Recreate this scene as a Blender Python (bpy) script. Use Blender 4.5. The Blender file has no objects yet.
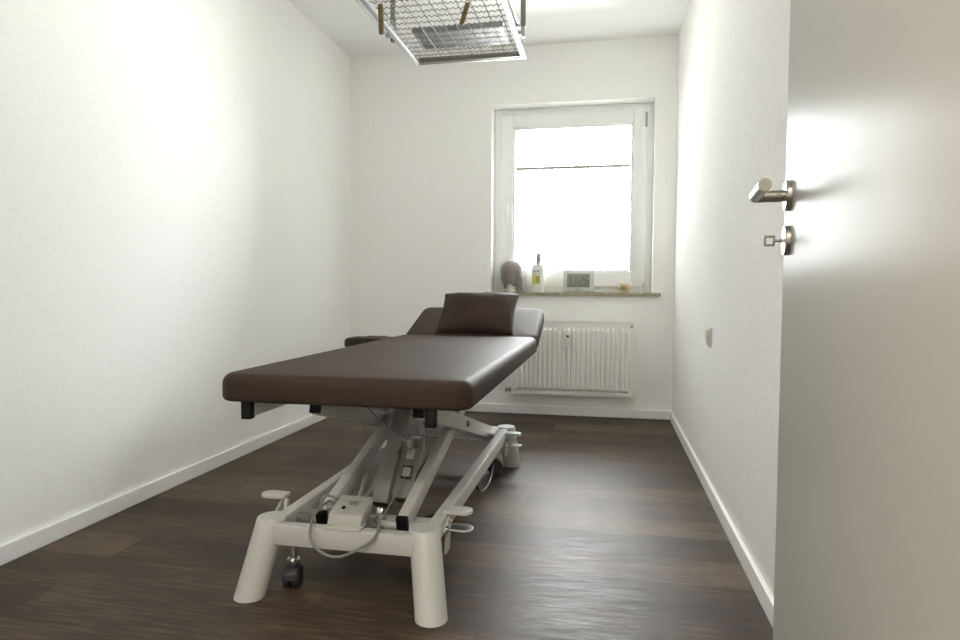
import bpy, bmesh, math, random
from mathutils import Vector, Matrix, noise
random.seed(7)
PI = math.pi
S = bpy.context.scene
COL = S.collection

# ------------------------------------------------------------------ camera
yaw, pitch, roll, CH = 0.1945, 0.0466, 0.0058, 0.8486
F = Vector((-math.sin(yaw)*math.cos(pitch), math.cos(yaw)*math.cos(pitch), -math.sin(pitch)))
Rt = Vector((math.cos(yaw), math.sin(yaw), 0)); Up = Rt.cross(F)
r2 = math.cos(roll)*Rt + math.sin(roll)*Up
u2 = -math.sin(roll)*Rt + math.cos(roll)*Up
cd = bpy.data.cameras.new('camera'); cam = bpy.data.objects.new('camera', cd); COL.objects.link(cam)
cd.sensor_width = 36; cd.lens = 638.5/960*36; cd.clip_start = 0.02; cd.clip_end = 200
M3 = Matrix((r2, u2, -F)).transposed()
cam.matrix_world = Matrix.Translation((0, 0, CH)) @ M3.to_4x4()
S.camera = cam

# ------------------------------------------------------------------ world, lights, exposure
SKY = 52.0
XL, XR, YB, H = -1.812, 0.438, 4.359, 2.5
w = bpy.data.worlds.new('world'); S.world = w; w.use_nodes = True
nt = w.node_tree; nt.nodes.clear()
out = nt.nodes.new('ShaderNodeOutputWorld'); bg = nt.nodes.new('ShaderNodeBackground')
tc = nt.nodes.new('ShaderNodeTexCoord'); sx = nt.nodes.new('ShaderNodeSeparateXYZ')
rp = nt.nodes.new('ShaderNodeValToRGB')
RAMP = [(0, .4), (.30, .9), (.42, 1.6), (.485, 1.3), (.52, 1.15), (.62, 1.25), (1, .6)]   # by elevation: sky above, invented bright ground band below to lift the ceiling
rp.color_ramp.elements[0].position = 0; rp.color_ramp.elements[1].position = 1
for _p, _v in RAMP[1:-1]: rp.color_ramp.elements.new(_p)
for _e, (_p, _v) in zip(rp.color_ramp.elements, RAMP): _e.position = _p; _e.color = (_v, _v*.985, _v*.95, 1) if _p < .5 else (_v*.98, _v*.99, _v*1.02, 1)
mth = nt.nodes.new('ShaderNodeMath'); mth.operation = 'MULTIPLY_ADD'; mth.inputs[1].default_value = .5; mth.inputs[2].default_value = .5
nt.links.new(tc.outputs['Generated'], sx.inputs[0]); nt.links.new(sx.outputs['Z'], mth.inputs[0])
nt.links.new(mth.outputs[0], rp.inputs[0]); 
az = nt.nodes.new('ShaderNodeFloatCurve')      # sky strength over azimuth (x of the direction), brightest front right
_c = az.mapping.curves[0]; _c.points[0].location = (0, .10); _c.points[1].location = (1, .25)
for _p in ((.15, .06), (.40, .34), (.50, .85), (.58, .80), (.66, .48), (.78, .36)): _c.points.new(*_p)
az.mapping.update()
mx_ = nt.nodes.new('ShaderNodeMath'); mx_.operation = 'MULTIPLY_ADD'; mx_.inputs[1].default_value = .5; mx_.inputs[2].default_value = .5
nt.links.new(sx.outputs['X'], mx_.inputs[0]); nt.links.new(mx_.outputs[0], az.inputs['Value'])
gn = nt.nodes.new('ShaderNodeMath'); gn.operation = 'MULTIPLY'; gn.inputs[1].default_value = SKY
nt.links.new(az.outputs[0], gn.inputs[0])
dp = nt.nodes.new('ShaderNodeVectorMath'); dp.operation = 'DOT_PRODUCT'; dp.inputs[1].default_value = Vector((-.05, .985, .13)).normalized()
dm = nt.nodes.new('ShaderNodeMapRange'); dm.interpolation_type = 'SMOOTHSTEP'   # added dim patch straight ahead, softens window glare and highlights
dm.inputs['From Min'].default_value = .76; dm.inputs['From Max'].default_value = .96
dm.inputs['To Min'].default_value = 1.25; dm.inputs['To Max'].default_value = .42
mu = nt.nodes.new('ShaderNodeMath'); mu.operation = 'MULTIPLY'
nt.links.new(tc.outputs['Generated'], dp.inputs[0]); nt.links.new(dp.outputs['Value'], dm.inputs['Value'])
nt.links.new(gn.outputs[0], mu.inputs[0]); nt.links.new(dm.outputs[0], mu.inputs[1]); nt.links.new(mu.outputs[0], bg.inputs[1])
nt.links.new(rp.outputs[0], bg.inputs[0])
nt.links.new(bg.outputs[0], out.inputs[0])
pl = bpy.data.lights.new('window_portal', 'AREA'); pl.shape = 'RECTANGLE'; pl.size = 1.02; pl.size_y = 1.22
pl.cycles.is_portal = True
po = bpy.data.objects.new('window_portal', pl); po.location = (-.24, YB+.30, 1.48); po.rotation_euler = (-PI/2, 0, 0)
COL.objects.link(po)
HALL_FILL_W = 18.0  # power of the added hall fill
S.view_settings.view_transform = 'Standard'; S.view_settings.look = 'None'
S.view_settings.gamma = 1; S.view_settings.use_curve_mapping = False
S.view_settings.exposure = 1.15
S.cycles.max_bounces = 12; S.cycles.diffuse_bounces = 9; S.cycles.glossy_bounces = 4
S.cycles.transparent_max_bounces = 12; S.cycles.transmission_bounces = 8
S.cycles.use_denoising = True
S.cycles.sample_clamp_indirect = 8

# ------------------------------------------------------------------ materials
def lin(c):
    return tuple((x/255/12.92 if x/255 <= .04045 else ((x/255+.055)/1.055)**2.4) for x in c) + (1,)
def mat(name, col, rough=.5, metal=0, spec=.5, coat=0, bump=None, var=None, sheen=0):
    """bump=(scale, strength, distance, stretch xyz), var=(scale, amount)"""
    m = bpy.data.materials.new(name); m.use_nodes = True
    n = m.node_tree.nodes; l = m.node_tree.links; b = n['Principled BSDF']
    b.inputs['Base Color'].default_value = col; b.inputs['Roughness'].default_value = rough
    b.inputs['Metallic'].default_value = metal; b.inputs['Specular IOR Level'].default_value = spec
    b.inputs['Coat Weight'].default_value = coat; b.inputs['Sheen Weight'].default_value = sheen
    t = n.new('ShaderNodeTexCoord')
    if bump:
        mp = n.new('ShaderNodeMapping'); mp.inputs['Scale'].default_value = bump[3] if len(bump) > 3 else (1, 1, 1)
        ns = n.new('ShaderNodeTexNoise'); ns.inputs['Scale'].default_value = bump[0]; ns.inputs['Detail'].default_value = 3
        bp = n.new('ShaderNodeBump'); bp.inputs['Strength'].default_value = bump[1]; bp.inputs['Distance'].default_value = bump[2]
        l.new(t.outputs['Object'], mp.inputs[0]); l.new(mp.outputs[0], ns.inputs['Vector'])
        l.new(ns.outputs[0], bp.inputs['Height']); l.new(bp.outputs[0], b.inputs['Normal'])
    if var:
        ns = n.new('ShaderNodeTexNoise'); ns.inputs['Scale'].default_value = var[0]; ns.inputs['Detail'].default_value = 4
        rr = n.new('ShaderNodeValToRGB'); a = var[1]
        rr.color_ramp.elements[0].position = .3; rr.color_ramp.elements[1].position = .7
        rr.color_ramp.elements[0].color = tuple(x*(1-a) for x in col[:3]) + (1,)
        rr.color_ramp.elements[1].color = tuple(min(1, x*(1+a)) for x in col[:3]) + (1,)
        l.new(t.outputs['Object'], ns.inputs['Vector']); l.new(ns.outputs[0], rr.inputs[0]); l.new(rr.outputs[0], b.inputs['Base Color'])
    return m
M = {}
M['wall'] = mat('wall_paint', (.935, .928, .912, 1), .9, spec=.03, bump=(95, .15, .004), var=(60, .025))
M['wallr'] = mat('wall_plaster', (.89, .882, .865, 1), .9, spec=.03, bump=(150, .6, .0035, (1, 1, .6)), var=(110, .06))
M['ceil'] = mat('ceiling_paint', (.94, .935, .925, 1), .9, spec=.2, bump=(60, .1, .003))
M['trim'] = mat('trim_white', (.90, .895, .875, 1), .4)
M['pvc'] = mat('window_plastic', (.86, .87, .86, 1), .35)
M['door'] = mat('door_laminate', (.49, .475, .43, 1), .42, spec=.6)
_b = M['door'].node_tree.nodes['Principled BSDF']; _b.inputs['Anisotropic'].default_value = .8
_t = M['door'].node_tree.nodes.new('ShaderNodeCombineXYZ')
for _k, _v in enumerate((math.sin(math.radians(6)), math.cos(math.radians(6)), 0)): _t.inputs[_k].default_value = _v
M['door'].node_tree.links.new(_t.outputs[0], _b.inputs['Tangent'])
M['sill'] = mat('sill_stone', (.34, .31, .20, 1), .35, var=(40, .25))
M['white'] = mat('white_powder_coat', (.52, .508, .475, 1), .35, var=(3, .03))
M['rad'] = mat('radiator_enamel', (.90, .895, .87, 1), .32)
M['black'] = mat('black_plastic', (.008, .008, .009, 1), .5, spec=.2)
M['grey'] = mat('grey_plastic', (.22, .215, .19, 1), .45)
M['grey2'] = mat('light_grey_plastic', (.42, .41, .37, 1), .45)
M['dgrey'] = mat('dark_grey_rubber', (.025, .025, .028, 1), .5)
M['cable'] = mat('cable_grey', (.20, .195, .18, 1), .5)
M['chrome'] = mat('chrome', (.75, .75, .74, 1), .15, 1)
M['steel'] = mat('brushed_steel', (.30, .275, .245, 1), .36, 1, bump=(300, .1, .001, (1, 1, .1)))
M['alu'] = mat('aluminium', (.40, .40, .41, 1), .5, 1)
M['galv'] = mat('galvanised_steel', (.20, .20, .205, 1), .5, 1, var=(14, .35))
M['wire'] = mat('wire_steel', (.075, .065, .05, 1), .5, .1)
M['post'] = mat('grey_profile', (.20, .19, .17, 1), .45, .3)
M['wood'] = mat('varnished_wood', (.15, .10, .03, 1), .5, bump=(60, .2, .002, (1, 1, .1)), var=(30, .3))
M['towel'] = mat('grey_terry', (.30, .265, .245, 1), .95, spec=.1, bump=(260, .7, .004), sheen=.4)
M['ceramic'] = mat('white_ceramic', (.75, .73, .68, 1), .4)
M['bottle'] = mat('white_bottle', (.80, .80, .76, 1), .35)
M['lblue'] = mat('label_print', (.28, .28, .42, 1), .5)
M['lgrey'] = mat('label_pale', (.55, .55, .62, 1), .5)
M['lyel'] = mat('label_yellow', (.60, .56, .18, 1), .5)
M['lolive'] = mat('label_olive', (.40, .38, .07, 1), .5)
M['lcap'] = mat('cap_pale_grey', (.45, .45, .47, 1), .8, spec=.1)
M['clock'] = mat('clock_silver', (.58, .58, .59, 1), .4)
M['lcd'] = mat('lcd_green', (.24, .26, .19, 1), .3)
M['lcdd'] = mat('lcd_digit', (.10, .115, .085, 1), .4)
M['wax'] = mat('amber_wax', (.26, .14, .03, 1), .4)
M['switch'] = mat('switch_plastic', (.66, .64, .56, 1), .35)
M['rope'] = mat('rope', (.45, .43, .38, 1), .9)

# leather
def leather(name, c):
    m = bpy.data.materials.new(name); m.use_nodes = True
    n = m.node_tree.nodes; l = m.node_tree.links; b = n['Principled BSDF']
    t = n.new('ShaderNodeTexCoord')
    vo = n.new('ShaderNodeTexVoronoi'); vo.inputs['Scale'].default_value = 260
    n2 = n.new('ShaderNodeTexNoise'); n2.inputs['Scale'].default_value = 7; n2.inputs['Detail'].default_value = 3
    ad = n.new('ShaderNodeMath'); ad.operation = 'MULTIPLY_ADD'; ad.inputs[1].default_value = 3.0
    bp = n.new('ShaderNodeBump'); bp.inputs['Strength'].default_value = .35; bp.inputs['Distance'].default_value = .0012
    l.new(t.outputs['Object'], vo.inputs['Vector']); l.new(t.outputs['Object'], n2.inputs['Vector'])
    l.new(n2.outputs[0], ad.inputs[0]); l.new(vo.outputs['Distance'], ad.inputs[2])
    l.new(ad.outputs[0], bp.inputs['Height']); l.new(bp.outputs[0], b.inputs['Normal'])
    b.inputs['Base Color'].default_value = c; b.inputs['Roughness'].default_value = .60
    b.inputs['Specular IOR Level'].default_value = .12
    return m
M['leather'] = leather('brown_leatherette', (.047, .031, .0235, 1))

# floor: dark wood planks laid across the room
def floor_mat():
    m = bpy.data.materials.new('dark_wood_planks'); m.use_nodes = True
    n = m.node_tree.nodes; l = m.node_tree.links; b = n['Principled BSDF']
    t = n.new('ShaderNodeTexCoord')
    br = n.new('ShaderNodeTexBrick'); br.inputs['Scale'].default_value = 1
    br.inputs['Brick Width'].default_value = 1.22; br.inputs['Row Height'].default_value = .182
    br.inputs['Mortar Size'].default_value = .0012; br.inputs['Mortar Smooth'].default_value = .1
    br.inputs['Bias'].default_value = 0; br.offset = .37
    br.inputs['Color1'].default_value = (.40, .40, .40, 1); br.inputs['Color2'].default_value = (.60, .60, .60, 1); br.inputs['Mortar'].default_value = (.22, .22, .22, 1)
    l.new(t.outputs['Object'], br.inputs['Vector'])
    mp = n.new('ShaderNodeMapping'); mp.inputs['Scale'].default_value = (3.2, 40, 1)
    g = n.new('ShaderNodeTexNoise'); g.inputs['Scale'].default_value = 2.2; g.inputs['Detail'].default_value = 10; g.inputs['Roughness'].default_value = .72
    l.new(t.outputs['Object'], mp.inputs[0]); l.new(mp.outputs[0], g.inputs['Vector'])
    mp2 = n.new('ShaderNodeMapping'); mp2.inputs['Scale'].default_value = (1.6, 5.5, 1)
    g2 = n.new('ShaderNodeTexNoise'); g2.inputs['Scale'].default_value = 1.3; g2.inputs['Detail'].default_value = 3
    l.new(t.outputs['Object'], mp2.inputs[0]); l.new(mp2.outputs[0], g2.inputs['Vector'])
    a = n.new('ShaderNodeMath'); a.operation = 'MULTIPLY_ADD'; a.inputs[1].default_value = .75
    l.new(g.outputs[0], a.inputs[0])
    s = n.new('ShaderNodeMath'); s.operation = 'MULTIPLY'; s.inputs[1].default_value = .25
    l.new(g2.outputs[0], s.inputs[0]); l.new(s.outputs[0], a.inputs[2])
    a2 = n.new('ShaderNodeMath'); a2.operation = 'MULTIPLY_ADD'; a2.inputs[1].default_value = .5
    l.new(br.outputs['Color'], a2.inputs[0])
    a3 = n.new('ShaderNodeMath'); a3.operation = 'MULTIPLY'; a3.inputs[1].default_value = .75
    l.new(a.outputs[0], a3.inputs[0]); l.new(a3.outputs[0], a2.inputs[2])
    r = n.new('ShaderNodeValToRGB'); e = r.color_ramp.elements
    e[0].position = .52; e[0].color = (.021, .013, .0075, 1)
    e[1].position = .71; e[1].color = (.135, .090, .054, 1)
    x = e.new(.62); x.color = (.055, .036, .022, 1)
    l.new(a2.outputs[0], r.inputs[0]); l.new(r.outputs[0], b.inputs['Base Color'])
    rr = n.new('ShaderNodeMapRange'); rr.inputs['From Min'].default_value = .3; rr.inputs['From Max'].default_value = .7
    rr.inputs['To Min'].default_value = .38; rr.inputs['To Max'].default_value = .62
    l.new(g.outputs[0], rr.inputs[0]); l.new(rr.outputs[0], b.inputs['Roughness'])
    bp = n.new('ShaderNodeBump'); bp.inputs['Strength'].default_value = .25; bp.inputs['Distance'].default_value = .0015
    l.new(g.outputs[0], bp.inputs['Height']); l.new(bp.outputs[0], b.inputs['Normal'])
    b.inputs['Specular IOR Level'].default_value = .28
    return m
M['floor'] = floor_mat()
def glass_mat():
    m = bpy.data.materials.new('window_glass'); m.use_nodes = True
    n = m.node_tree.nodes; l = m.node_tree.links; n.clear()
    o = n.new('ShaderNodeOutputMaterial'); mx = n.new('ShaderNodeMixShader'); t = n.new('ShaderNodeBsdfTransparent'); g = n.new('ShaderNodeBsdfGlossy')
    t.inputs[0].default_value = (.95, .97, .96, 1); g.inputs['Roughness'].default_value = .02
    fr = n.new('ShaderNodeFresnel'); fr.inputs[0].default_value = 1.45
    l.new(fr.outputs[0], mx.inputs[0]); l.new(t.outputs[0], mx.inputs[1]); l.new(g.outputs[0], mx.inputs[2]); l.new(mx.outputs[0], o.inputs[0])
    return m
M['glass'] = glass_mat()
def blind_mat():
    m = bpy.data.materials.new('sheer_blind_fabric'); m.use_nodes = True
    n = m.node_tree.nodes; l = m.node_tree.links; n.clear()
    o = n.new('ShaderNodeOutputMaterial'); mx = n.new('ShaderNodeMixShader'); t = n.new('ShaderNodeBsdfTransparent'); g = n.new('ShaderNodeBsdfTranslucent')
    d = n.new('ShaderNodeBsdfDiffuse'); m2 = n.new('ShaderNodeMixShader')
    g.inputs[0].default_value = (.95, .95, .93, 1); d.inputs[0].default_value = (.9, .9, .88, 1)
    m2.inputs[0].default_value = .3; mx.inputs[0].default_value = .3
    l.new(g.outputs[0], m2.inputs[1]); l.new(d.outputs[0], m2.inputs[2])
    l.new(t.outputs[0], mx.inputs[1]); l.new(m2.outputs[0], mx.inputs[2]); l.new(mx.outputs[0], o.inputs[0])
    return m
M['blind'] = blind_mat()
def amber_glass():
    m = mat('amber_glass', (.98, .88, .68, 1), .1); b = m.node_tree.nodes['Principled BSDF']
    b.inputs['Transmission Weight'].default_value = .8; b.inputs['IOR'].default_value = 1.3
    return m
M['amber'] = amber_glass()

# ------------------------------------------------------------------ mesh helpers
WORG = {}
class MB:
    def __init__(s): s.bm = bmesh.new()
    def _bev(s, vs, b, seg):
        if b > 0:
            es = list({e for v in vs for e in v.link_edges})
            bmesh.ops.bevel(s.bm, geom=es, offset=b, segments=seg, affect='EDGES', profile=.5)
    def box(s, c, size, rot=None, bev=0, seg=2):
        m = Matrix.Translation(c) @ (rot.to_4x4() if rot else Matrix.Identity(4)) @ Matrix.Diagonal((*size, 1))
        r = bmesh.ops.create_cube(s.bm, size=1, matrix=m); s._bev(r['verts'], bev, seg); return s
    def bx(s, x0, x1, y0, y1, z0, z1, bev=0, seg=2):
        return s.box(((x0+x1)/2, (y0+y1)/2, (z0+z1)/2), (abs(x1-x0), abs(y1-y0), abs(z1-z0)), None, bev, seg)
    def beam(s, p0, p1, wd, ht, bev=.003, up=(0, 0, 1)):
        p0 = Vector(p0); p1 = Vector(p1); d = (p1-p0); L = d.length; d.normalize()
        x = d.cross(Vector(up)).normalized(); z = x.cross(d)
        return s.box((p0+p1)/2, (wd, L, ht), Matrix((x, d, z)).transposed(), bev)
    def tube(s, pts, r, seg=8, cap=True):
        pts = [Vector(p) for p in pts]; rings = []; nrm = None
        for i, p in enumerate(pts):
            a = pts[max(0, i-1)]; b = pts[min(len(pts)-1, i+1)]; t = (b-a).normalized()
            if nrm is None:
                nrm = t.cross(Vector((0, 0, 1)))
                if nrm.length < .05: nrm = t.cross(Vector((1, 0, 0)))
            nrm = (nrm - t*nrm.dot(t)).normalized(); bn = t.cross(nrm)
            rad = r[i] if isinstance(r, (list, tuple)) else r
            rings.append([s.bm.verts.new(p + rad*(math.cos(2*PI*k/seg)*nrm + math.sin(2*PI*k/seg)*bn)) for k in range(seg)])
        for a, b in zip(rings, rings[1:]):
            for k in range(seg): s.bm.faces.new((a[k], a[(k+1) % seg], b[(k+1) % seg], b[k]))
        if cap: s.bm.faces.new(rings[0][::-1]); s.bm.faces.new(rings[-1])
        return s
    def lathe(s, prof, c, seg=32, axis=None, cap=True):
        """prof: list of (radius, height) along axis"""
        ax = Vector(axis).normalized() if axis else Vector((0, 0, 1))
        x = ax.orthogonal().normalized(); y = ax.cross(x); c = Vector(c); rings = []
        for r, h in prof:
            rings.append([s.bm.verts.new(c + ax*h + r*(math.cos(2*PI*k/seg)*x + math.sin(2*PI*k/seg)*y)) for k in range(seg)])
        for a, b in zip(rings, rings[1:]):
            for k in range(seg): s.bm.faces.new((a[k], a[(k+1) % seg], b[(k+1) % seg], b[k]))
        if cap: s.bm.faces.new(rings[0][::-1]); s.bm.faces.new(rings[-1])
        return s
    def prism(s, poly, d, bev=0):
        """poly: 3D points of a planar polygon, d: extrusion vector"""
        d = Vector(d); a = [s.bm.verts.new(Vector(p)) for p in poly]; b = [s.bm.verts.new(Vector(p)+d) for p in poly]
        n = len(a); s.bm.faces.new(a[::-1]); s.bm.faces.new(b)
        for k in range(n): s.bm.faces.new((a[k], a[(k+1) % n], b[(k+1) % n], b[k]))
        s._bev(a+b, bev, 2); return s
    def build(s, name, m, parent=None, smooth=True, ang=35):
        bmesh.ops.recalc_face_normals(s.bm, faces=s.bm.faces)
        vs = [v.co for v in s.bm.verts]
        lo = Vector((min(v[i] for v in vs) for i in range(3))); hi = Vector((max(v[i] for v in vs) for i in range(3)))
        org = Vector(((lo.x+hi.x)/2, (lo.y+hi.y)/2, lo.z))
        for v in s.bm.verts: v.co -= org
        if smooth:
            for f in s.bm.faces: f.smooth = True
            for e in s.bm.edges:
                if len(e.link_faces) == 2 and e.calc_face_angle(0) > math.radians(ang): e.smooth = False
        me = bpy.data.meshes.new(name); s.bm.to_mesh(me); s.bm.free(); me.materials.append(m)
        o = bpy.data.objects.new(name, me); COL.objects.link(o); WORG[o] = org
        if parent: o.parent = parent; o.location = org - WORG[parent]
        else: o.location = org
        return o
def tag(o, label, cat, group=None):
    o['label'] = label; o['category'] = cat
    if group: o['group'] = group
    return o
def lab(o, label): o['label'] = label; return o
def thing(name, loc, label, cat, group=None):
    o = bpy.data.objects.new(name, None); COL.objects.link(o); o.location = loc; o.empty_display_size = .1
    WORG[o] = Vector(loc); return tag(o, label, cat, group)
def struct(o): o['kind'] = 'structure'; return o
def sempty(name, loc):
    o = bpy.data.objects.new(name, None); COL.objects.link(o); o.location = loc; o.empty_display_size = .1
    WORG[o] = Vector(loc); return struct(o)
def bez(pts, n=8):
    """Catmull-Rom through the points"""
    P = [Vector(p) for p in pts]; P = [2*P[0]-P[1]] + P + [2*P[-1]-P[-2]]; o = []
    for i in range(1, len(P)-2):
        for k in range(n):
            t = k/n; a, b, c, d = P[i-1:i+3]
            o.append(.5*((2*b)+(c-a)*t+(2*a-5*b+4*c-d)*t*t+(3*b-a-3*c+d)*t**3))
    return o + [P[-2]]

# ------------------------------------------------------------------ the room
YF0, YF1 = .13, .28            # the wall with the door, behind which the camera stands
HX0, HX1, HY = -1.812, 1.2, -1.5
struct(MB().bx(HX0-.1, HX1+.1, HY-.1, YB+.3, -.08, 0).build('floor', M['floor'], smooth=False))
struct(MB().bx(HX0-.1, HX1+.1, HY-.1, YB+.3, H, H+.1).build('ceiling', M['ceil'], smooth=False))
struct(MB().bx(XL-.1, XL, HY, YB+.3, 0, H).build('wall_left', M['wall'], smooth=False))
struct(MB().bx(XR, XR+.12, YF1, YB+.3, 0, H).build('wall_right', M['wallr'], smooth=False))
WX0, WX1, WZ0, WZ1 = -.784, .300, .838, 2.112
wb = MB()
wb.bx(XL, WX0, YB, YB+.3, 0, H); wb.bx(WX1, XR, YB, YB+.3, 0, H); wb.bx(WX0, WX1, YB, YB+.3, 0, WZ0-.022); wb.bx(WX0, WX1, YB, YB+.3, WZ1, H)
struct(wb.build('wall_back', M['wall'], smooth=False))
DX0, DX1, DZ = -.66, .222, 2.0
wf = MB(); wf.bx(XL, DX0-.02, YF0, YF1, 0, H); wf.bx(DX1+.02, HX1, YF0, YF1, 0, H); wf.bx(DX0-.02, DX1+.02, YF0, YF1, DZ+.02, H)
struct(wf.build('wall_front', M['wall'], smooth=False))
struct(MB().bx(HX0, HX1, HY-.1, HY, 0, H).build('wall_hall_back', M['wall'], smooth=False))
struct(MB().bx(HX1, HX1+.1, HY, YF1, 0, H).build('wall_hall_right', M['wall'], smooth=False))
bt, bh = .014, .060
def baseboard(name, x0, x1, y0, y1):
    struct(MB().bx(x0, x1, y0, y1, 0, bh, .003).build(name, M['trim'], smooth=False))
baseboard('baseboard_left', XL, XL+bt, YF1, YB)
baseboard('baseboard_right', XR-bt, XR, YF1, YB)
baseboard('baseboard_back', XL+bt, XR-bt, YB-bt, YB)

# window: fixed frame, sash, pane, handle, hinge caps
win = sempty('window_1', (-.242, YB+.12, WZ0))
def ring(x0, x1, z0, z1, t, y0, y1, bev=.004, tb=None):
    m = MB(); tb = tb or t
    m.bx(x0, x0+t, y0, y1, z0, z1, bev); m.bx(x1-t, x1, y0, y1, z0, z1, bev)
    m.bx(x0+t, x1-t, y0, y1, z1-t, z1, bev); m.bx(x0+t, x1-t, y0, y1, z0, z0+tb, bev); return m
WY = YB+.12
ring(WX0, WX1, WZ0, WZ1, .062, WY, WY+.07).build('window_frame', M['pvc'], win)
sash = ring(WX0+.046, WX1-.046, WZ0+.036, WZ1-.046, .088, WY-.018, WY+.05, .006, .108).build('sash', M['pvc'], win)
ring(WX0+.134, WX1-.134, WZ0+.144, WZ1-.134, .014, WY-.010, WY+.03, .004).build('glazing_bead', M['pvc'], sash)
MB().bx(WX0+.13, WX1-.13, WY+.018, WY+.024, WZ0+.14, WZ1-.13).build('glass_pane', M['glass'], win)
hx, hz = WX0+.092, 1.42
hd = MB().bx(hx-.014, hx+.014, WY-.028, WY-.018, hz-.035, hz+.035, .004)
hd.tube([(hx, WY-.02, hz+.01), (hx, WY-.052, hz+.01)], .009, 12)
hd.beam((hx, WY-.056, hz+.02), (hx, WY-.056, hz-.11), .018, .012, .004, up=(0, 1, 0)); hd.build('window_handle', M['pvc'], win)
MB().bx(WX1-.058, WX1-.044, WY-.022, WY-.006, WZ1-.165, WZ1-.065, .004).build('hinge_cover', M['grey2'], win)
MB().bx(WX1-.060, WX1-.046, WY-.022, WY-.006, WZ0+.035, WZ0+.07, .004).build('hinge_cover', M['grey2'], win)
sl = MB().bx(-.826, .352, YB-.028, YB+.004, WZ0-.022, WZ0, .003); sl.bx(WX0, WX1, YB, YB+.125, WZ0-.022, WZ0)
struct(sl.build('trim_1', M['sill'], smooth=False))
lab(bpy.data.objects['trim_1'], 'beige stone window sill')
# pleated blind hung between two thin rails inside the sash
bl = thing('pleated_blind', (-.242, WY, .99), 'sheer white pleated blind pulled up over the lower part of the window', 'blind')
bx0, bx1, bz0, bz1 = -.632, .148, .995, 1.69
m = MB(); N = 36; vs = []
for i in range(N*2+1):
    z = bz0 + (bz1-bz0)*i/(2*N); y = WY+.0035 + (.003 if i % 2 else -.003)
    vs.append((m.bm.verts.new((bx0, y, z)), m.bm.verts.new((bx1, y, z))))
for a, b in zip(vs, vs[1:]): m.bm.faces.new((a[0], a[1], b[1], b[0]))
m.build('pleated_fabric', M['blind'], bl, smooth=False)
lab(MB().bx(bx0, bx1, WY-.008, WY+.010, bz1-.003, bz1+.018, .003).build('rail', M['grey2'], bl), 'thin grey upper rail')
MB().bx(bx0, bx1, WY-.008, WY+.010, bz0-.018, bz0, .003).build('rail', M['grey2'], bl)
for x in (bx0+.012, bx1-.012):
    MB().tube([(x, WY+.002, bz1+.01), (x, WY+.002, WZ1-.14)], .0012, 6).build('cord', M['rope'], bl)

# ------------------------------------------------------------------ radiator
RY = YB-.115
rx0, rx1, rz0, rz1 = -.617, .180, .152, .645
rad = thing('radiator', ((rx0+rx1)/2, YB-.06, rz0), 'white panel radiator with vertical ribs under the window', 'radiator')
m = MB(); nr = 24; fx0, fx1 = rx0+.022, rx1-.022; p = (fx1-fx0)/nr
# front sheet with pressed flutes: cross-section in x, extruded in z, tapering at both ends
xs = [rx0]
prof = [(rx0, 0)]
for i in range(nr):
    a = fx0+i*p
    prof += [(a+.13*p, 0), (a+.25*p, 1), (a+.75*p, 1), (a+.87*p, 0)]
prof.append((rx1, 0))
levels = [(rz0, 0), (rz0+.028, 0), (rz0+.045, 1), (rz1-.060, 1), (rz1-.043, 0), (rz1, 0)]
rows = []
for z, k in levels:
    rows.append([m.bm.verts.new((x, RY+.024-.023*d*k, z)) for x, d in prof])
for a, b in zip(rows, rows[1:]):
    for i in range(len(a)-1): m.bm.faces.new((a[i], a[i+1], b[i+1], b[i]))
m.bx(rx0, rx1, RY+.0245, RY+.028, rz0, rz1)
m.build('front_panel', M['rad'], rad, ang=20)
MB().bx(rx0, rx1, RY+.060, RY+.072, rz0, rz1, .003).build('rear_panel', M['rad'], rad)
for sx_ in (rx0-.002, rx1-.001):
    MB().bx(sx_, sx_+.003, RY+.006, RY+.075, rz0+.004, rz1+.004, .001).build('side_cover', M['rad'], rad)
m = MB()
for k in range(2): m.bx(rx0, rx1, RY+.006+k*.06, RY+.015+k*.06, rz1, rz1+.005)
for k in range(38): m.bx(rx0+.01+k*.0207, rx0+.014+k*.0207, RY+.015, RY+.066, rz1-.002, rz1+.004)
m.build('top_grille', M['rad'], rad)
for x in (rx0+.10, rx1-.10):
    MB().bx(x-.015, x+.015, RY+.072, YB, rz0+.08, rz1-.05).build('wall_bracket', M['rad'], rad)
mt = MB().bx(-.262, -.222, RY-.042, RY-.001, .478, .588, .005).build('heat_meter', M['bottle'], rad)
lab(mt, 'small white heat meter clipped on the front')
MB().bx(-.250, -.234, RY-.044, RY-.0415, .545, .557).build('display', M['black'], mt)
v = MB().tube([(rx0-.002, RY+.04, rz0+.022), (rx0-.045, RY+.04, rz0+.022)], .011, 12)
v.tube([(rx0-.03, RY+.04, rz0+.022), (rx0-.03, YB, rz0+.022)], .008, 10); v.lathe([(.014, 0), (.014, .012)], (rx0-.048, RY+.04, rz0+.022), 12, (1, 0, 0))
lab(v.build('valve', M['steel'], rad), 'metal lockshield valve')
v = MB().tube([(rx0-.001, RY+.04, rz0+.05), (rx0-.03, RY+.04, rz0+.05)], .009, 10); v.build('pipe_cover', M['rad'], rad)
MB().tube([(rx1-.012, RY+.025, rz1-.028), (rx1-.012, RY+.018, rz1-.028)], .006, 8).build('vent_plug', M['black'], rad)

# ------------------------------------------------------------------ light switch on the right wall
SY, SZ = 2.85, .655
sw = thing('light_switch', (XR, SY, SZ-.04), 'small square white light switch on the right wall', 'switch')
MB().bx(XR-.009, XR, SY-.041, SY+.041, SZ-.041, SZ+.041, .003).build('switch_plate', M['switch'], sw)
m = MB(); m.prism([(XR-.009, SY-.028, SZ-.03), (XR-.009, SY-.028, SZ+.03), (XR-.020, SY-.028, SZ+.03), (XR-.013, SY-.028, SZ-.03)], (0, .056, 0), .002)
m.build('rocker', M['switch'], sw)

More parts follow.
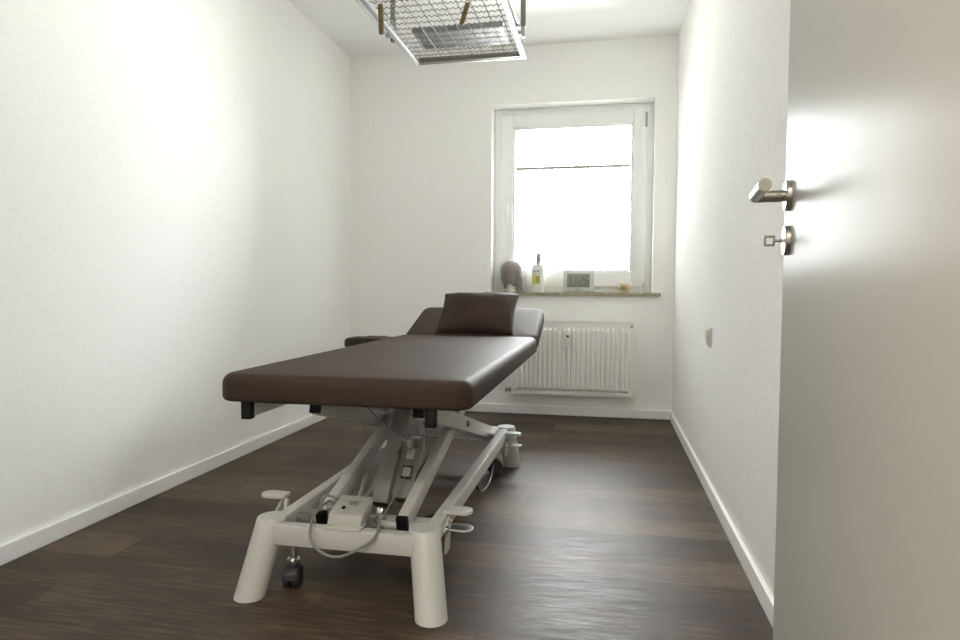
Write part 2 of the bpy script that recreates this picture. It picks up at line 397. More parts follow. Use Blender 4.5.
# ------------------------------------------------------------------ door, opened into the room on the right
dr = sempty('door_1', (DX1-.01, .32, 0))
da = math.radians(6.0)
dd = Vector((math.sin(da), math.cos(da), 0)); dn = Vector((-math.cos(da), math.sin(da), 0))
edge = Vector((.2955, 1.172, 0)); DW = .86
hinge = edge-dd*DW; c = (edge+hinge)/2 - dn*.020
Rd = Matrix((dd, -dn, Vector((0, 0, 1)))).transposed()
MB().box((c.x, c.y, .008+.993), (DW, .040, 1.986), Rd, .002).build('door_leaf', M['door'], dr)
m = MB(); m.bx(DX0-.02, DX0, YF0-.01, YF1+.01, 0, DZ+.02); m.bx(DX1, DX1+.02, YF0-.01, YF1+.01, 0, DZ+.02); m.bx(DX0, DX1, YF0-.01, YF1+.01, DZ, DZ+.02)
m.bx(DX0-.08, DX0, YF1, YF1+.012, 0, DZ+.08); m.bx(DX1, DX1+.08, YF1, YF1+.012, 0, DZ+.08); m.bx(DX0, DX1, YF1, YF1+.012, DZ, DZ+.08)
m.build('door_frame', M['trim'], dr, smooth=False)
for z in (.25, 1.75):
    MB().tube([hinge+Vector((.006, -.006, z-.04)), hinge+Vector((.006, -.006, z+.04))], .007, 12).build('hinge', M['steel'], dr)
HZ = 1.004
hp = edge-dd*.055
handle = MB()
handle.lathe([(.0245, 0), (.0245, .007), (.0235, .0085), (.011, .0085)], hp+Vector((0, 0, HZ)), 40, dn)
hdl = handle.build('door_handle', M['steel'], dr)
# lever: neck out of the rosette, mitred into the grip that runs back to the hinge side
q0 = hp+Vector((0, 0, HZ))+dn*.006; q1 = q0+dn*.047; q2 = q1-dd*.128+Vector((0, 0, .0))
lv = MB(); R_ = .0095; seg = 24; rings = []
mitre = (dn-(-dd)).normalized()
def circ(cn, ax, tgt=None):
    x = Vector((0, 0, 1)); y = ax.cross(x); return [cn+R_*(math.cos(2*PI*k/seg)*x+math.sin(2*PI*k/seg)*y) for k in range(seg)]
c0 = circ(q0, dn); c1 = []
mn = (dn+dd).normalized()       # normal of the mitre plane
for pnt in c0: c1.append(pnt + dn*((q1-pnt).dot(mn)/dn.dot(mn)))
c2 = [pnt-dd*((pnt-q2).dot(dd)) for pnt in c1]
rings = [[lv.bm.verts.new(p_) for p_ in c_] for c_ in (c0, c1, c2)]
for a, b in zip(rings, rings[1:]):
    for k in range(seg): lv.bm.faces.new((a[k], a[(k+1) % seg], b[(k+1) % seg], b[k]))
lv.bm.faces.new(rings[0]); lv.bm.faces.new(rings[-1])
lv.lathe([(.0035, 0), (.0035, .0005)], q0+dn*.012+Vector((0, 0, 0))-dd*(R_+.0002), 10, -dd)
lv.build('lever', M['steel'], hdl)
kz = HZ-.072
ke = MB(); ke.lathe([(.0240, 0), (.0240, .007), (.0230, .0085), (.006, .0085)], hp+Vector((0, 0, kz)), 40, dn).build('key_plate', M['steel'], dr)
kp = hp+Vector((0, 0, kz))
k_ = MB(); a = kp+dn*.009; b = kp+dn*.023
k_.tube([a, b], .0028, 10)
k_.lathe([(.004, 0), (.004, .004)], a+dn*.002, 12, dn)
zz = Vector((0, 0, 1))
# square bow: four bars
b1 = b; b2 = b+dn*.013
for (u, v2) in ((b1-zz*.0078, b1+zz*.0078), (b2-zz*.0078, b2+zz*.0078)): k_.beam(u, v2, .004, .003, .0008, up=dd)
for s_ in (-1, 1): k_.beam(b1+zz*.0070*s_-dn*.0015, b2+zz*.0070*s_+dn*.0015, .003, .004, .0008)
tag(k_.build('door_key', M['steel']), 'small steel key with square bow in the door lock below the handle', 'key')

# ------------------------------------------------------------------ treatment bench
BX = -.680
bench = thing('treatment_bench', (BX, 2.3, 0), 'height adjustable treatment bench with brown leatherette pad on white scissor frame', 'treatment table')
def cushion(x0, x1, y0, y1, z0, z1, R=.055, r=.03, crown=.004, xf=None):
    m = MB(); cx, cy = (x0+x1)/2, (y0+y1)/2; hx_, hy_ = (x1-x0)/2, (y1-y0)/2; h = z1-z0
    def outline(off, z, n=8):
        rr = max(R-off, .004); pts = []
        for (sx__, sy__, a0) in ((1, 1, 0), (-1, 1, PI/2), (-1, -1, PI), (1, -1, 1.5*PI)):
            ox, oy = cx+sx__*(hx_-off-rr), cy+sy__*(hy_-off-rr)
            for k in range(n+1):
                a_ = a0+PI/2*k/n; pts.append((ox+rr*math.cos(a_), oy+rr*math.sin(a_), z))
        return pts
    rings = []
    rb = r*.45
    for k in range(5):
        a_ = PI/2*k/4; rings.append(outline(rb*(1-math.sin(a_)), z0+rb*(1-math.cos(a_))))
    for k in range(9):
        a_ = PI/2*k/8; rings.append(outline(r*(1-math.cos(a_)), z1-r*(1-math.sin(a_))))
    for off, dz in ((r+.03, .5), (r+.08, .8), (r+.16, 1)): rings.append(outline(off, z1+crown*dz))
    V = [[m.bm.verts.new(p_) for p_ in rg] for rg in rings]; n = len(V[0])
    for a_, b_ in zip(V, V[1:]):
        for k in range(n): m.bm.faces.new((a_[k], a_[(k+1) % n], b_[(k+1) % n], b_[k]))
    m.bm.faces.new(V[0][::-1]); m.bm.faces.new(V[-1])
    if xf:
        for v_ in m.bm.verts: v_.co = xf @ v_.co
    return m
P0, P1 = 1.535, 3.150
ZB, ZT = .545, .621
cushion(-1.030, -.327, P0, P1, ZB, ZT).build('main_cushion', M['leather'], bench, ang=60)
hy, hz0 = P1+.008, ZB-.002
tilt = Matrix.Translation((0, hy, hz0)) @ Matrix.Rotation(math.radians(19.5), 4, 'X') @ Matrix.Translation((0, -hy, -hz0))
cushion(-1.024, -.331, hy, hy+.43, ZB-.002, ZT-.002, xf=tilt).build('head_cushion', M['leather'], bench, ang=60)
cushion(-1.305, -1.05, 3.02, 3.20, .556, .603, R=.04, r=.02, crown=.002).build('arm_rest', M['leather'], bench, ang=60)
m = MB().beam((-1.30, 3.11, .545), (-.93, 3.11, .535), .03, .02); m.build('arm_rest_bracket', M['white'], bench)
# pad frame: two rails, cross bars, plate for the head section
RO = .257
for s_ in (-1, 1):
    rl = MB().beam((BX-.012+s_*RO, 1.572, .524), (BX-.012+s_*RO, 3.10, .524), .030, .044, .004).build('pad_frame_rail', M['white'], bench)
    MB().bx(BX-.011+s_*RO-.0145, BX-.011+s_*RO+.0145, 1.552, 1.575, .497, .546, .003).build('end_cap', M['black'], rl)
for y in (2.62, 3.05):
    MB().beam((BX-.012-RO, y, .528), (BX-.012+RO, y, .528), .03, .03).build('pad_cross_bar', M['white'], bench)
MB().bx(BX-.012-RO, BX-.012+RO, 1.90, 1.94, .515, .545, .003).build('pad_cross_bar', M['white'], bench)
hb = MB()
for s_ in (-1, 1):
    A_ = tilt @ Vector((BX+s_*.2, hy+.03, ZB-.02)); B_ = tilt @ Vector((BX+s_*.2, hy+.36, ZB-.016)); hb.beam(A_, B_, .025, .025)
hb.beam(tilt @ Vector((BX-.2, hy+.2, ZB-.016)), tilt @ Vector((BX+.2, hy+.2, ZB-.016)), .025, .025)
hb.build('head_section_frame', M['white'], bench)
MB().tube([(BX-.1, 3.0, .50), (BX-.1, 3.30, .56)], .009, 10).build('gas_strut', M['steel'], bench)
# scissor lift: inner arms A rise away from the camera, outer arms C fall away from it
IO, OO = .123, .160
for s_ in (-1, 1):
    x = BX-.004+s_*IO
    ar = MB().beam((x, 1.725, .178), (x, 2.98, .525), .032, .052, .004)
    ar = ar.build('scissor_arm', M['white'], bench)
    d_ = (Vector((x, 2.98, .525))-Vector((x, 1.725, .178))).normalized()
    MB().beam(Vector((x, 1.725, .178))-d_*.014, Vector((x, 1.725, .178))+d_*.003, .034, .054, .003).build('end_cap', M['black'], ar)
    x = BX-.004+s_*OO
    ar = MB().beam((x, 1.765, .503), (x, 2.885, .192), .030, .056, .004).build('scissor_arm', M['white'], bench)
    d_ = (Vector((x, 2.885, .192))-Vector((x, 1.765, .503))).normalized()
    MB().beam(Vector((x, 1.765, .503))-d_*.014, Vector((x, 1.765, .503))+d_*.003, .032, .050, .003).build('end_cap', M['black'], ar)
    xo = x+s_*.016
    b_ = MB().lathe([(.014, 0), (.014, .005), (.008, .006), (.008, .010)], (xo, 2.345, .343), 6, (s_, 0, 0)); b_.build('pivot_bolt', M['grey'], ar)
MB().tube([(BX-.19, 2.345, .343), (BX+.18, 2.345, .343)], .012, 14).build('pivot_shaft', M['white'], bench)
MB().tube([(BX-.14, 2.10, .452), (BX+.13, 2.10, .452)], .016, 14).build('lift_cross_tube', M['white'], bench)
MB().tube([(BX-.24, 1.735, .168), (BX+.235, 1.735, .168)], .012, 14).build('lower_shaft', M['white'], bench)
sp = MB(); sp.tube([(BX-.225+.075*t/90, 1.735+.017*math.cos(t*.8), .168+.017*math.sin(t*.8)) for t in range(90)], .0022, 6)
sp.build('spring', M['grey'], bench)
MB().bx(BX-.16, BX+.16, 2.875, 2.905, .168, .212, .004).build('lower_cross_bar', M['white'], bench)
MB().bx(BX-.24, BX+.235, 1.80, 1.835, .128, .162, .004).build('lower_cross_bar', M['white'], bench)
MB().tube([(-.90, 2.80, .186), (-.53, 2.80, .172)], .006, 10).build('link_rod', M['white'], bench)
MB().bx(-.765, -.685, 2.31, 2.38, .305, .358, .004).build('shaft_bracket', M['white'], bench)
# base: splayed round feet, side rails, near and far cross rail
TOP = {(-1, -1): ((-.922, 1.642), (-.955, 1.575)), (1, -1): ((-.474, 1.645), (-.430, 1.556)),
       (-1, 1): ((-.900, 2.975), (-.925, 3.050)), (1, 1): ((-.457, 2.976), (-.437, 3.045))}
for key, ((tx, ty), (bx_, by_)) in TOP.items():
    m = MB(); seg = 40; rt = .0425; V = []
    for k in range(0, 6):
        z = .200*k/5; t = k/5; cxk, cyk = bx_+(tx-bx_)*t, by_+(ty-by_)*t
        V.append([m.bm.verts.new((cxk+rt*math.cos(2*PI*j/seg), cyk+rt*math.sin(2*PI*j/seg), z)) for j in range(seg)])
    V.append([m.bm.verts.new((tx+(rt-.003)*math.cos(2*PI*j/seg), ty+(rt-.003)*math.sin(2*PI*j/seg), .204)) for j in range(seg)])
    for a_, b_ in zip(V, V[1:]):
        for j in range(seg): m.bm.faces.new((a_[j], a_[(j+1) % seg], b_[(j+1) % seg], b_[j]))
    m.bm.faces.new(V[0][::-1]); m.bm.faces.new(V[-1])
    m.build('foot', M['white'], bench, ang=50)
xl, xr = -.908, -.462
for x in (xl, xr):
    MB().beam((x, 1.66, .174), (x, 2.96, .174), .036, .050, .004).build('side_rail', M['white'], bench)
for y in (1.62, 2.99):
    MB().beam((xl-.005, y, .166), (xr+.005, y, .166), .040, .056, .004).build('cross_rail', M['white'], bench)
# wide foot plate that carries the far end of the outer arms
MB().prism([(xr-.02, 2.78, .198), (xr-.02, 2.93, .198), (xr-.11, 2.93, .198), (xr-.11, 2.87, .198)], (0, 0, .008)).build('gusset_plate', M['white'], bench)
MB().prism([(xl+.02, 2.78, .198), (xl+.02, 2.93, .198), (xl+.11, 2.93, .198), (xl+.11, 2.87, .198)], (0, 0, .008)).build('gusset_plate', M['white'], bench)
# casters
def caster(x, y, rot, drop=0):
    z0 = .142
    root = MB()
    root.tube([(x, y, .038), (x, y, z0)], .012, 14); root.lathe([(.016, .066), (.019, .069), (.019, .076), (.016, .080)], (x, y, 0), 24)
    hs = root.build('caster', M['chrome'], bench)
    dx, dy = math.cos(rot), math.sin(rot); ox, oy = -dy*.012, dx*.012; R2 = .032
    for s2 in (-1, 1):
        cxx, cyy = x+ox+s2*dx*.0125, y+oy+s2*dy*.0125
        MB().lathe([(.010, -.008), (.029, -.010), (.032, -.007), (.032, .007), (.029, .010), (.010, .008)], (cxx, cyy, R2), 28, (dx, dy, 0)).build('wheel', M['dgrey'], hs)
    hd_ = MB(); pts = []
    for s2 in (-1, 1):
        for k in range(9):
            a_ = math.radians(-10+k*25)
            pass
    arc = [(x+ox+(-dy)*.035*math.cos(math.radians(a)), y+oy+dx*.035*math.cos(math.radians(a)), R2+.035*math.sin(math.radians(a))) for a in range(0, 181, 20)]
    for p_, q_ in zip(arc, arc[1:]): hd_.beam(p_, q_, .030, .004, .001)
    hd_.build('wheel_housing', M['dgrey'], hs)
    return hs
caster(-.868, 1.662, 3.34); caster(-.500, 1.690, .3); caster(-.487, 2.890, 2.3); caster(-.880, 2.900, 2.4)
for (x, y) in ((-.872, 1.660), (-.500, 1.690), (-.487, 2.890), (-.880, 2.900)):
    MB().bx(x-.022, x+.022, y-.022, y+.022, .135, .150, .003).build('caster_plate', M['white'], bench)
# foot pedals: bracket on the side rail, solid paddle above, wire loop paddle below
def paddle(pts_fn, cx, cy, z, sx_, lx, wy, th=.012, tiltz=0):
    m = MB(); poly = []
    n = 10
    for k in range(n+1):
        a_ = -PI/2+PI*k/n; poly.append((cx+sx_*(lx-wy/2+wy/2*math.cos(a_)), cy+wy/2*math.sin(a_), z+tiltz*(lx)))
    poly += [(cx, cy+wy*.42, z), (cx, cy-wy*.42, z)]
    m.prism(poly, (0, 0, th), .003); return m
def pedal(x, y, s_, rail_x, zt=.205, loop=True, lift=0):
    br = MB().prism([(x, y-.055, .165), (x, y+.015, .195+lift), (x, y+.035, .19+lift), (x, y+.01, .095), (x, y-.035, .095), (x, y-.012, .15)], (s_*.007, 0, 0), .0015).build('pedal_bracket', M['white'], bench)
    MB().lathe([(.010, 0), (.010, .006), (.005, .007), (.005, .012)], (x+s_*.006, y-.035, .168), 12, (s_, 0, 0)).build('bolt', M['chrome'], br)
    MB().lathe([(.006, 0), (.006, .008)], (x+s_*.006, y+.012, .178+lift), 8, (s_, 0, 0)).build('bolt', M['steel'], br)
    paddle(None, x-s_*.012, y+.02, zt-.006+lift, s_, .084, .052).build('pedal', M['white'], bench)
    if loop:
        z = zt-.054+lift; L = .070; wy = .052; pts = [(x, y+.03-wy*.42, z)]
        for k in range(11):
            a_ = -PI/2+PI*k/10; pts.append((x+s_*(L-wy/2+wy/2*math.cos(a_)), y+.03+wy/2*math.sin(a_), z))
        pts.append((x, y+.03+wy*.42, z))
        lp = MB().tube(pts, .003, 8); lp.build('pedal_loop', M['white'], bench)
        pd = paddle(None, x, y+.03, z-.004, s_, L-.004, wy-.006, .006).build('pedal', M['dgrey'], bench)
        lab(pd, 'dark rubber pedal inside a white wire loop')
pedal(xr+.019, 1.770, 1, xr)
pedal(xr+.019, 2.865, 1, xr, zt=.19)
pedal(xl-.052, 1.76, -1, xl, zt=.205, loop=False, lift=.012)
pedal(xl-.026, 2.80, -1, xl, zt=.19, loop=False)
MB().beam((xl-.040, 1.778, .208), (xl-.030, 1.745, .150), .024, .010, .003, up=(1, 0, 0)).build('pedal_bracket', M['white'], bench)
MB().tube([(xl-.05, 1.79, .16), (xl+.0, 1.79, .16)], .012, 12).build('pedal_shaft', M['black'], bench)
# white bent lever under the left rail and dark return rod beside the right one
MB().tube(bez([(-.905, 2.33, .15), (-.895, 2.26, .10), (-.885, 2.20, .075), (-.868, 2.23, .078), (-.862, 2.32, .115), (-.862, 2.42, .15)], 6), .008, 10).build('foot_lever', M['white'], bench)
MB().tube(bez([(xr-.01, 2.72, .15), (xr, 2.62, .075), (xr, 2.50, .055), (xr-.005, 2.38, .075), (xr-.01, 2.30, .148)], 6), .005, 8).build('foot_lever', M['dgrey'], bench)
MB().tube([(-.62, 1.82, .13), (-.46, 2.02, .135)], .004, 8).build('brake_rod', M['black'], bench)
# actuator, motor block, plugs
a0 = Vector((-.692, 1.905, .165)); a1 = Vector((-.676, 2.085, .445))
act = MB().beam(a0, a0+(a1-a0)*.5, .056, .055, .005).beam(a0+(a1-a0)*.48, a1, .046, .046, .004).build('lift_actuator', M['grey'], bench)
ad_ = (a1-a0).normalized()
MB().beam(a0-ad_*.004, a0+ad_*.004, .05, .05, .002).build('end_plate', M['black'], act)
MB().beam(a0-ad_*.03, a0, .02, .012, .002).build('clevis', M['chrome'], act)
mo0 = a0+Vector((.066, .03, .005)); mo1 = mo0+ad_*.17
mo = MB().beam(mo0, mo1, .076, .07, .012).build('motor_housing', M['grey'], act)
nrm_ = Vector((1, 0, 0)).cross(ad_).normalized(); 
if nrm_.y > 0: nrm_ = -nrm_
for t_, wd_ in ((.145, .026), (.085, .028)):
    p_ = mo0+ad_*t_+nrm_*.036
    pg = MB(); pg.beam(p_-ad_*.016, p_+ad_*.016, wd_, .014, .004)
    pgo = pg.build('plug', M['grey2'], act)
MB().beam(mo0+ad_*.063+nrm_*.033, mo0+ad_*.107+nrm_*.033, .036, .006, .002).build('socket', M['black'], act)
# control box on the near cross rail
cb = MB(); cx0, cx1 = -.746, -.648
cb.prism([(cx0, 1.618, .200), (cx0, 1.705, .200), (cx0, 1.720, .253), (cx0, 1.630, .228)], (cx1-cx0, 0, 0), .003)
cbo = cb.build('control_box', M['grey2'], bench)
MB().lathe([(.006, 0), (.006, .003)], (-.712, 1.655, .2375), 12, (0, -.27, 1)).build('indicator', M['black'], cbo)
m = MB()
for k in range(4): m.box((-.703+.006*k, 1.682-.003*(k % 2), .2435), (.004, .012, .0015), Matrix.Rotation(math.radians(16), 3, 'X'))
m.box((-.700, 1.69, .246), (.05, .002, .0012), Matrix.Rotation(math.radians(16), 3, 'X'))
m.build('printed_label', M['cable'], cbo)
MB().bx(-.748, -.644, 1.60, 1.655, .194, .2015, .001).build('mounting_plate', M['white'], bench)
MB().tube([(-.775, 1.68, .225), (-.750, 1.69, .228)], .008, 8).build('cable_gland', M['cable'], cbo)
MB().tube([(-.642, 1.68, .212), (-.620, 1.67, .212)], .007, 8).build('cable_gland', M['cable'], cbo)
# cables
MB().tube(bez([(-.752, 1.70, .232), (-.775, 1.69, .240), (-.785, 1.63, .225), (-.783, 1.590, .19), (-.770, 1.580, .160), (-.735, 1.578, .135), (-.690, 1.578, .132), (-.640, 1.580, .155), (-.598, 1.585, .185), (-.592, 1.61, .212), (-.610, 1.66, .218), (-.640, 1.69, .212)], 7), .0038, 8).build('cable', M['cable'], bench)
MB().tube(bez([(-.752, 1.71, .242), (-.785, 1.71, .250), (-.800, 1.70, .238), (-.790, 1.68, .215)], 6), .0035, 8).build('cable', M['cable'], bench)
MB().tube(bez([tuple(mo0+ad_*.062+nrm_*.045), (-.640, 1.82, .185), (-.640, 1.75, .165), (-.645, 1.70, .20)], 7), .0032, 8).build('cable', M['cable'], bench)
MB().tube(bez([(-.735, 1.80, .545), (-.715, 1.84, .49), (-.680, 1.89, .43), (-.648, 1.93, .385), (-.635, 1.96, .365), tuple(mo1-ad_*.03+nrm_*.036)], 7), .0028, 8).build('cable', M['cable'], bench)
MB().tube(bez([(-.885, 2.25, .51), (-.888, 2.26, .42), (-.884, 2.25, .32), (-.89, 2.25, .22)], 6), .0022, 6).build('cable', M['cable'], bench)

# pillow leaning on the head section
def pillow(wd, ht, th, name, m_):
    m = MB(); n = 26; g = {}
    for side in (0, 1):
        for i in range(n+1):
            for j in range(n+1):
                u = -1+2*i/n; v_ = -1+2*j/n
                e = (1-abs(u)**2.6)*(1-abs(v_)**2.6)
                t = th/2*max(0, e)**.48
                pin = 1-.055*(1-abs(v_)**2)*abs(u)**3; pin2 = 1-.07*(1-abs(u)**2)*abs(v_)**3
                x = wd/2*u*pin; y = ht/2*v_*pin2
                wob = .003*noise.noise(Vector((u*3, v_*3, side*5)))*(1 if e > .05 else 0)
                edge_ = i in (0, n) or j in (0, n)
                if edge_ and side == 1: g[(1, i, j)] = g[(0, i, j)]; continue
                g[(side, i, j)] = m.bm.verts.new((x, y, (t+wob)*(1 if side == 0 else -1)))
    for side in (0, 1):
        for i in range(n):
            for j in range(n):
                f = (g[(side, i, j)], g[(side, i+1, j)], g[(side, i+1, j+1)], g[(side, i, j+1)])
                m.bm.faces.new(f if side == 0 else f[::-1])
    return m
m = pillow(.41, .285, .125, 'pillow', M['leather'])
X = Matrix.Translation((-.655, 3.260, .727)) @ Matrix.Rotation(math.radians(-2), 4, 'Z') @ Matrix.Rotation(math.radians(46), 4, 'X')
for v_ in m.bm.verts: v_.co = X @ v_.co
tag(m.build('pillow', M['leather'], ang=80), 'small brown leatherette pillow leaning on the raised head end of the bench', 'pillow')

# ------------------------------------------------------------------ sling grid hung from the ceiling
gx0, gx1, gy0, gy1, gz = -.980, -.405, 1.25, 3.215, 2.0
sg = thing('sling_grid', ((gx0+gx1)/2, (gy0+gy1)/2, gz), 'metal frame with crimped wire mesh hung from the ceiling above the bench', 'sling therapy grid')
for x in (gx0+.011, gx1-.014):
    MB().bx(x-.011, x+.013, gy0, gy1, gz, gz+.032, .002).build('side_rail', M['alu'], sg)
for y in (gy0+.002, gy1-.014):
    MB().bx(gx0+.02, gx1-.02, y, y+.012, gz, gz+.034, .002).build('end_rail', M['alu'], sg)
m = MB(); m.bx(gx0+.03, gx1-.03, gy1-.030, gy1-.015, gz+.004, gz+.030, .002)
lab(m.build('inner_angle', M['post'], sg), 'dark angle bar along the far end')
m = MB(); cell = .0545; ny = int((gy1-gy0-.03)/cell); nx = 10
cxs = [gx0+.02+(gx1-gx0-.04)*k/nx for k in range(nx+1)]
zc = gz+.016
for k in range(nx):
    x = (cxs[k]+cxs[k+1])/2
    pts = [(x, gy0+.01+t*cell/8, zc+.0022*math.sin(t*PI/2)) for t in range(int((gy1-gy0-.02)/cell*8)+1)]
    m.tube(pts, .0019, 5)
for j in range(ny+1):
    y = gy0+.02+j*cell
    pts = [(gx0+.015+t*(gx1-gx0-.03)/96, y, zc+.0040*math.sin(t*PI/2+j)) for t in range(97)]
    m.tube(pts, .0019, 5)
m.build('wire_mesh', M['wire'], sg)
for s_, x, y in ((-1, gx0-.012, 2.90), (1, gx1+.018, 2.94), (-1, gx0-.012, 1.45), (1, gx1+.018, 1.45)):
    pz = gz+.045 if s_ > 0 else gz+.004
    ps = MB().bx(x-.011, x+.011, y-.011, y+.011, pz, H, .0015).build('hanging_post', M['post'], sg)
    if s_ > 0:
        MB().bx(x-.008, x+.008, y-.008, y+.008, gz-.002, pz, .001).build('post_foot', M['alu'], ps)
    MB().bx(min(x, x-s_*.02), max(x, x-s_*.02), y-.012, y+.012, gz+.006, gz+.022).build('post_bracket', M['alu'], ps)
for s_, x in ((-1, gx0-.028), (1, gx1+.008)):
    rd_ = MB().tube([(x, 1.30, gz+.02), (x, 2.86, gz+.02)], .0045, 8)
    rd_.box((x-s_*.008, 2.86, gz+.018), (.024, .03, .018), None, .002)
    rd_.box((x-s_*.008, 1.32, gz+.018), (.024, .03, .018), None, .002)
    rd_.build('hook_rod', M['alu'], sg)
m = MB().bx(-.90, -.475, 2.90, 3.10, gz+.036, gz+.040)
m.bx(-.90, -.475, 2.896, 2.90, gz+.036, gz+.058)
lab(m.build('cover_sheet', M['galv'], sg), 'mottled galvanised sheet lying above the mesh')
# toggles on short cords
def toggle(p0, p1, hang, label):
    p0 = Vector(p0); p1 = Vector(p1); d = (p1-p0).normalized(); L = (p1-p0).length
    t = thing('wooden_toggle', p1, label, 'toggle', None)
    x = d.orthogonal().normalized()
    MB().beam(p0, p1, .019, .014, .004, up=(0, 1, .1)).build('toggle_bar', M['wood'], t)
    MB().tube(bez([p0+d*.012, p0-d*.02+Vector((.012, 0, .01)), Vector(hang)+Vector((.004, 0, -.02)), hang], 6), .002, 6).build('cord', M['rope'], t)
toggle((-.836, 2.30, 1.905), (-.832, 2.30, 1.795), (-.824, 2.31, 2.013), 'left wooden toggle hanging upright on a cord below the grid edge')
toggle((-.548, 2.50, 1.975), (-.578, 2.52, 1.900), (-.540, 2.50, 2.013), 'tilted wooden toggle hanging under the middle of the wire grid')

# ------------------------------------------------------------------ things on the window sill
SZ0 = WZ0
# round white stand with a grey towel draped over it
st = tag(MB().lathe([(.040, 0), (.040, .01), (.034, .05), (.036, .10), (.044, .13), (.046, .16), (.034, .19), (.004, .205)], (-.645, YB+.045, SZ0), 32).build('white_stand', M['ceramic']),
         'round white stand on the window sill hidden under the grey towel', 'stand')
m = MB(); na, nl = 72, 22; V = []
for j in range(nl+1):
    t = j/nl; rg = []
    for i in range(na):
        a_ = 2*PI*i/na
        hang = .122+.010*math.cos(2*a_+.6)+.008*math.cos(3*a_+2.0)+.006*math.sin(5*a_)
        hang += .045*max(0, math.cos(a_+.42))**8 - .050*max(0, math.cos(a_+.80))**30
        s_ = t*(.095+hang)
        if s_ < .105:
            th_ = s_/.105*PI/2; r_ = .074*math.sin(th_); z = .212-.068*(1-math.cos(th_))
        else:
            k2 = s_-.105; r_ = .074-.014*min(1, k2/.1); z = .144-k2
            r_ += .010*(abs(math.sin(3.5*a_+.5))*2-1)*min(1, k2/.05)
            r_ -= .026*min(1, max(0, k2)/.11)**2*max(0, -math.cos(a_+.3))
            r_ += .022*max(0, math.cos(a_+.3))**5*min(1, k2/.1)
        z = max(z, .008)
        rg.append(m.bm.verts.new((-.648+r_*math.cos(a_), YB+.045+.80*r_*math.sin(a_), SZ0+z+.004)))
    V.append(rg)
for a_, b_ in zip(V[1:], V[2:]):
    for i in range(na): m.bm.faces.new((a_[i], a_[(i+1) % na], b_[(i+1) % na], b_[i]))
m.bm.faces.new(V[1])
for v_ in V[0]: m.bm.verts.remove(v_)
tw = m.build('towel', M['towel'], ang=80)
so = tw.modifiers.new('thickness', 'SOLIDIFY'); so.thickness = .004; so.offset = 1
tag(tw, 'grey towel draped over a round stand at the left end of the window sill', 'towel')
# bottle
bc = (-.462, YB+.030)
bo = thing('bottle', (bc[0], bc[1], SZ0), 'white plastic bottle with yellow label between towel and clock on the sill', 'bottle')
m = MB(); prof = [(0, .94), (.006, 1), (.165, 1), (.183, .93), (.192, .55)]
V = []
for z, k in prof:
    rg = []
    for i in range(32):
        a_ = 2*PI*i/32; c_, s_ = math.cos(a_), math.sin(a_)
        rg.append(m.bm.verts.new((bc[0]+.042*k*math.copysign(abs(c_)**.6, c_), bc[1]+.024*k*math.copysign(abs(s_)**.6, s_), SZ0+z)))
    V.append(rg)
for a_, b_ in zip(V, V[1:]):
    for i in range(32): m.bm.faces.new((a_[i], a_[(i+1) % 32], b_[(i+1) % 32], b_[i]))
m.bm.faces.new(V[0][::-1]); m.bm.faces.new(V[-1]); m.build('bottle_body', M['bottle'], bo, ang=50)
lab(MB().lathe([(.015, .192), (.015, .200), (.017, .202), (.017, .262), (.014, .266)], (bc[0]+.004, bc[1], SZ0), 24).build('cap', M['lcap'], bo), 'pale grey narrow spout cap')
fy = bc[1]-.0262
lb = lab(MB().bx(bc[0]-.036, bc[0]+.018, fy, fy+.003, SZ0+.055, SZ0+.115).build('label_panel', M['lyel'], bo), 'yellow square on the label')
MB().bx(bc[0]-.012, bc[0]+.016, fy-.001, fy, SZ0+.068, SZ0+.108).build('label_mark', M['lolive'], lb)
lb = lab(MB().bx(bc[0]-.036, bc[0]+.026, fy, fy+.003, SZ0+.125, SZ0+.165).build('label_panel', M['bottle'], bo), 'white upper label with blue lettering')
m = MB()
for k, wd_ in enumerate((.008, .006, .009, .007)): m.bx(bc[0]-.024+k*.0105, bc[0]-.024+k*.0105+wd_, fy-.001, fy, SZ0+.138, SZ0+.147)
m.bx(bc[0]-.030, bc[0]+.02, fy-.001, fy, SZ0+.126, SZ0+.129)
m.build('label_print', M['lblue'], lb)
# clock
ckx = -.183; cky = YB+.010
ck = thing('digital_clock', (ckx, cky, SZ0), 'silver digital clock with green display reading 11:26 on the window sill', 'clock')
RX = Matrix.Rotation(math.radians(-14), 3, 'X'); T = Matrix.Translation((ckx, cky, SZ0+.003)) @ RX.to_4x4()
def cbx(x0, x1, z0, z1, y0, y1, bev=0):
    m_ = MB().bx(x0, x1, y0, y1, z0, z1, bev)
    for v_ in m_.bm.verts: v_.co = T @ v_.co
    return m_
cbx(-.103, .103, 0, .152, -.008, .008, .004).build('case', M['clock'], ck)
sc_ = cbx(-.078, .074, .030, .126, -.0095, -.0078, .0004).build('screen', M['lcd'], ck)
SEG = {'1': 'bc', '2': 'abged', '6': 'afgedc'}
def digit(m_, ch, x, z, w_, h_, t_=.0055):
    s3 = {'a': (x, x+w_, z+h_-t_, z+h_), 'd': (x, x+w_, z, z+t_), 'g': (x, x+w_, z+h_/2-t_/2, z+h_/2+t_/2),
          'b': (x+w_-t_, x+w_, z+h_/2, z+h_), 'c': (x+w_-t_, x+w_, z, z+h_/2), 'f': (x, x+t_, z+h_/2, z+h_), 'e': (x, x+t_, z, z+h_/2)}
    for q in SEG[ch]:
        a_ = s3[q]; m_.bx(a_[0], a_[1], -.0104, -.0094, a_[2], a_[3])
m = MB(); digit(m, '1', -.075, .050, .024, .058); digit(m, '1', -.040, .050, .024, .058)
m.bx(-.008, -.003, -.0104, -.0094, .064, .070); m.bx(-.008, -.003, -.0104, -.0094, .088, .094)
digit(m, '2', .004, .050, .026, .058); digit(m, '6', .040, .050, .026, .058)
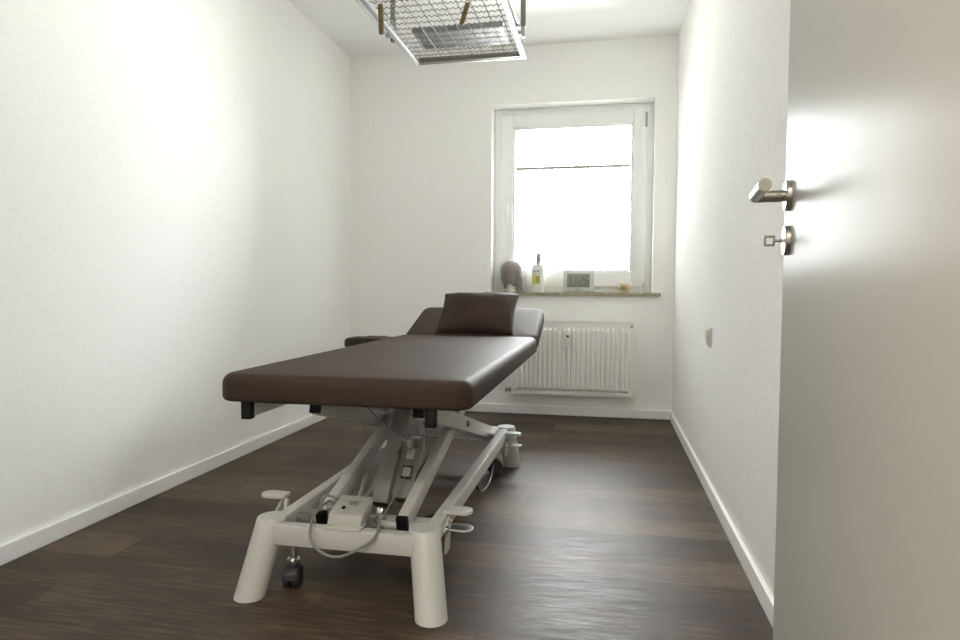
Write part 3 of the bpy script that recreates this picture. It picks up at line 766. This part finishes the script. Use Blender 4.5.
m.bx(-.070, .066, -.0104, -.0094, .036, .041)
for v_ in m.bm.verts: v_.co = T @ v_.co
m.build('digits', M['lcdd'], sc_, smooth=False)
cbx(-.022, .010, .013, .018, -.0090, -.0078).build('maker_mark', M['grey'], ck)
m = MB().prism([(ckx-.03, cky+.010, SZ0), (ckx-.03, cky+.060, SZ0), (ckx-.03, cky+.056, SZ0+.006), (ckx-.03, cky+.030, SZ0+.075)], (.06, 0, 0)); m.build('stand_foot', M['clock'], ck)
# candle
cc = (.118, YB+.020)
cn = thing('candle_glass', (cc[0], cc[1], SZ0), 'small amber candle glass near the right end of the window sill', 'candle')
MB().lathe([(.026, 0), (.032, .01), (.034, .035), (.031, .062), (.0285, .062), (.031, .035), (.029, .013), (.002, .010)], (cc[0], cc[1], SZ0), 28, cap=False).build('glass_cup', M['amber'], cn)
MB().lathe([(.018, .012), (.021, .014), (.021, .050), (.002, .052)], (cc[0]-.002, cc[1], SZ0), 24).build('wax', M['wax'], cn)

# ------------------------------------------------------------------ added fill lamp, out of view in the hall
hl = thing('added_hall_fill_lamp', (-.3, -.75, H-.07), 'added round white fill lamp, out of view in the hall behind the camera', 'lamp')
le = bpy.data.materials.new('fill_lamp_glass'); le.use_nodes = True
b = le.node_tree.nodes['Principled BSDF']; b.inputs['Base Color'].default_value = (.9, .88, .82, 1); b.inputs['Emission Color'].default_value = (1, .93, .82, 1); b.inputs['Emission Strength'].default_value = 2
MB().lathe([(.18, .045), (.18, .07)], (-.3, -.75, H-.07), 40).build('fill_lamp_base', M['trim'], hl)
MB().lathe([(.02, 0), (.12, .01), (.165, .03), (.17, .045)], (-.3, -.75, H-.07), 40).build('fill_lamp_shade', le, hl)
ld = bpy.data.lights.new('hall_fill_light', 'AREA'); ld.shape = 'DISK'; ld.size = .34; ld.energy = HALL_FILL_W; ld.color = (1, .94, .84)
lo = bpy.data.objects.new('hall_fill_light', ld); COL.objects.link(lo); lo.parent = hl; lo.location = (0, 0, -.012)
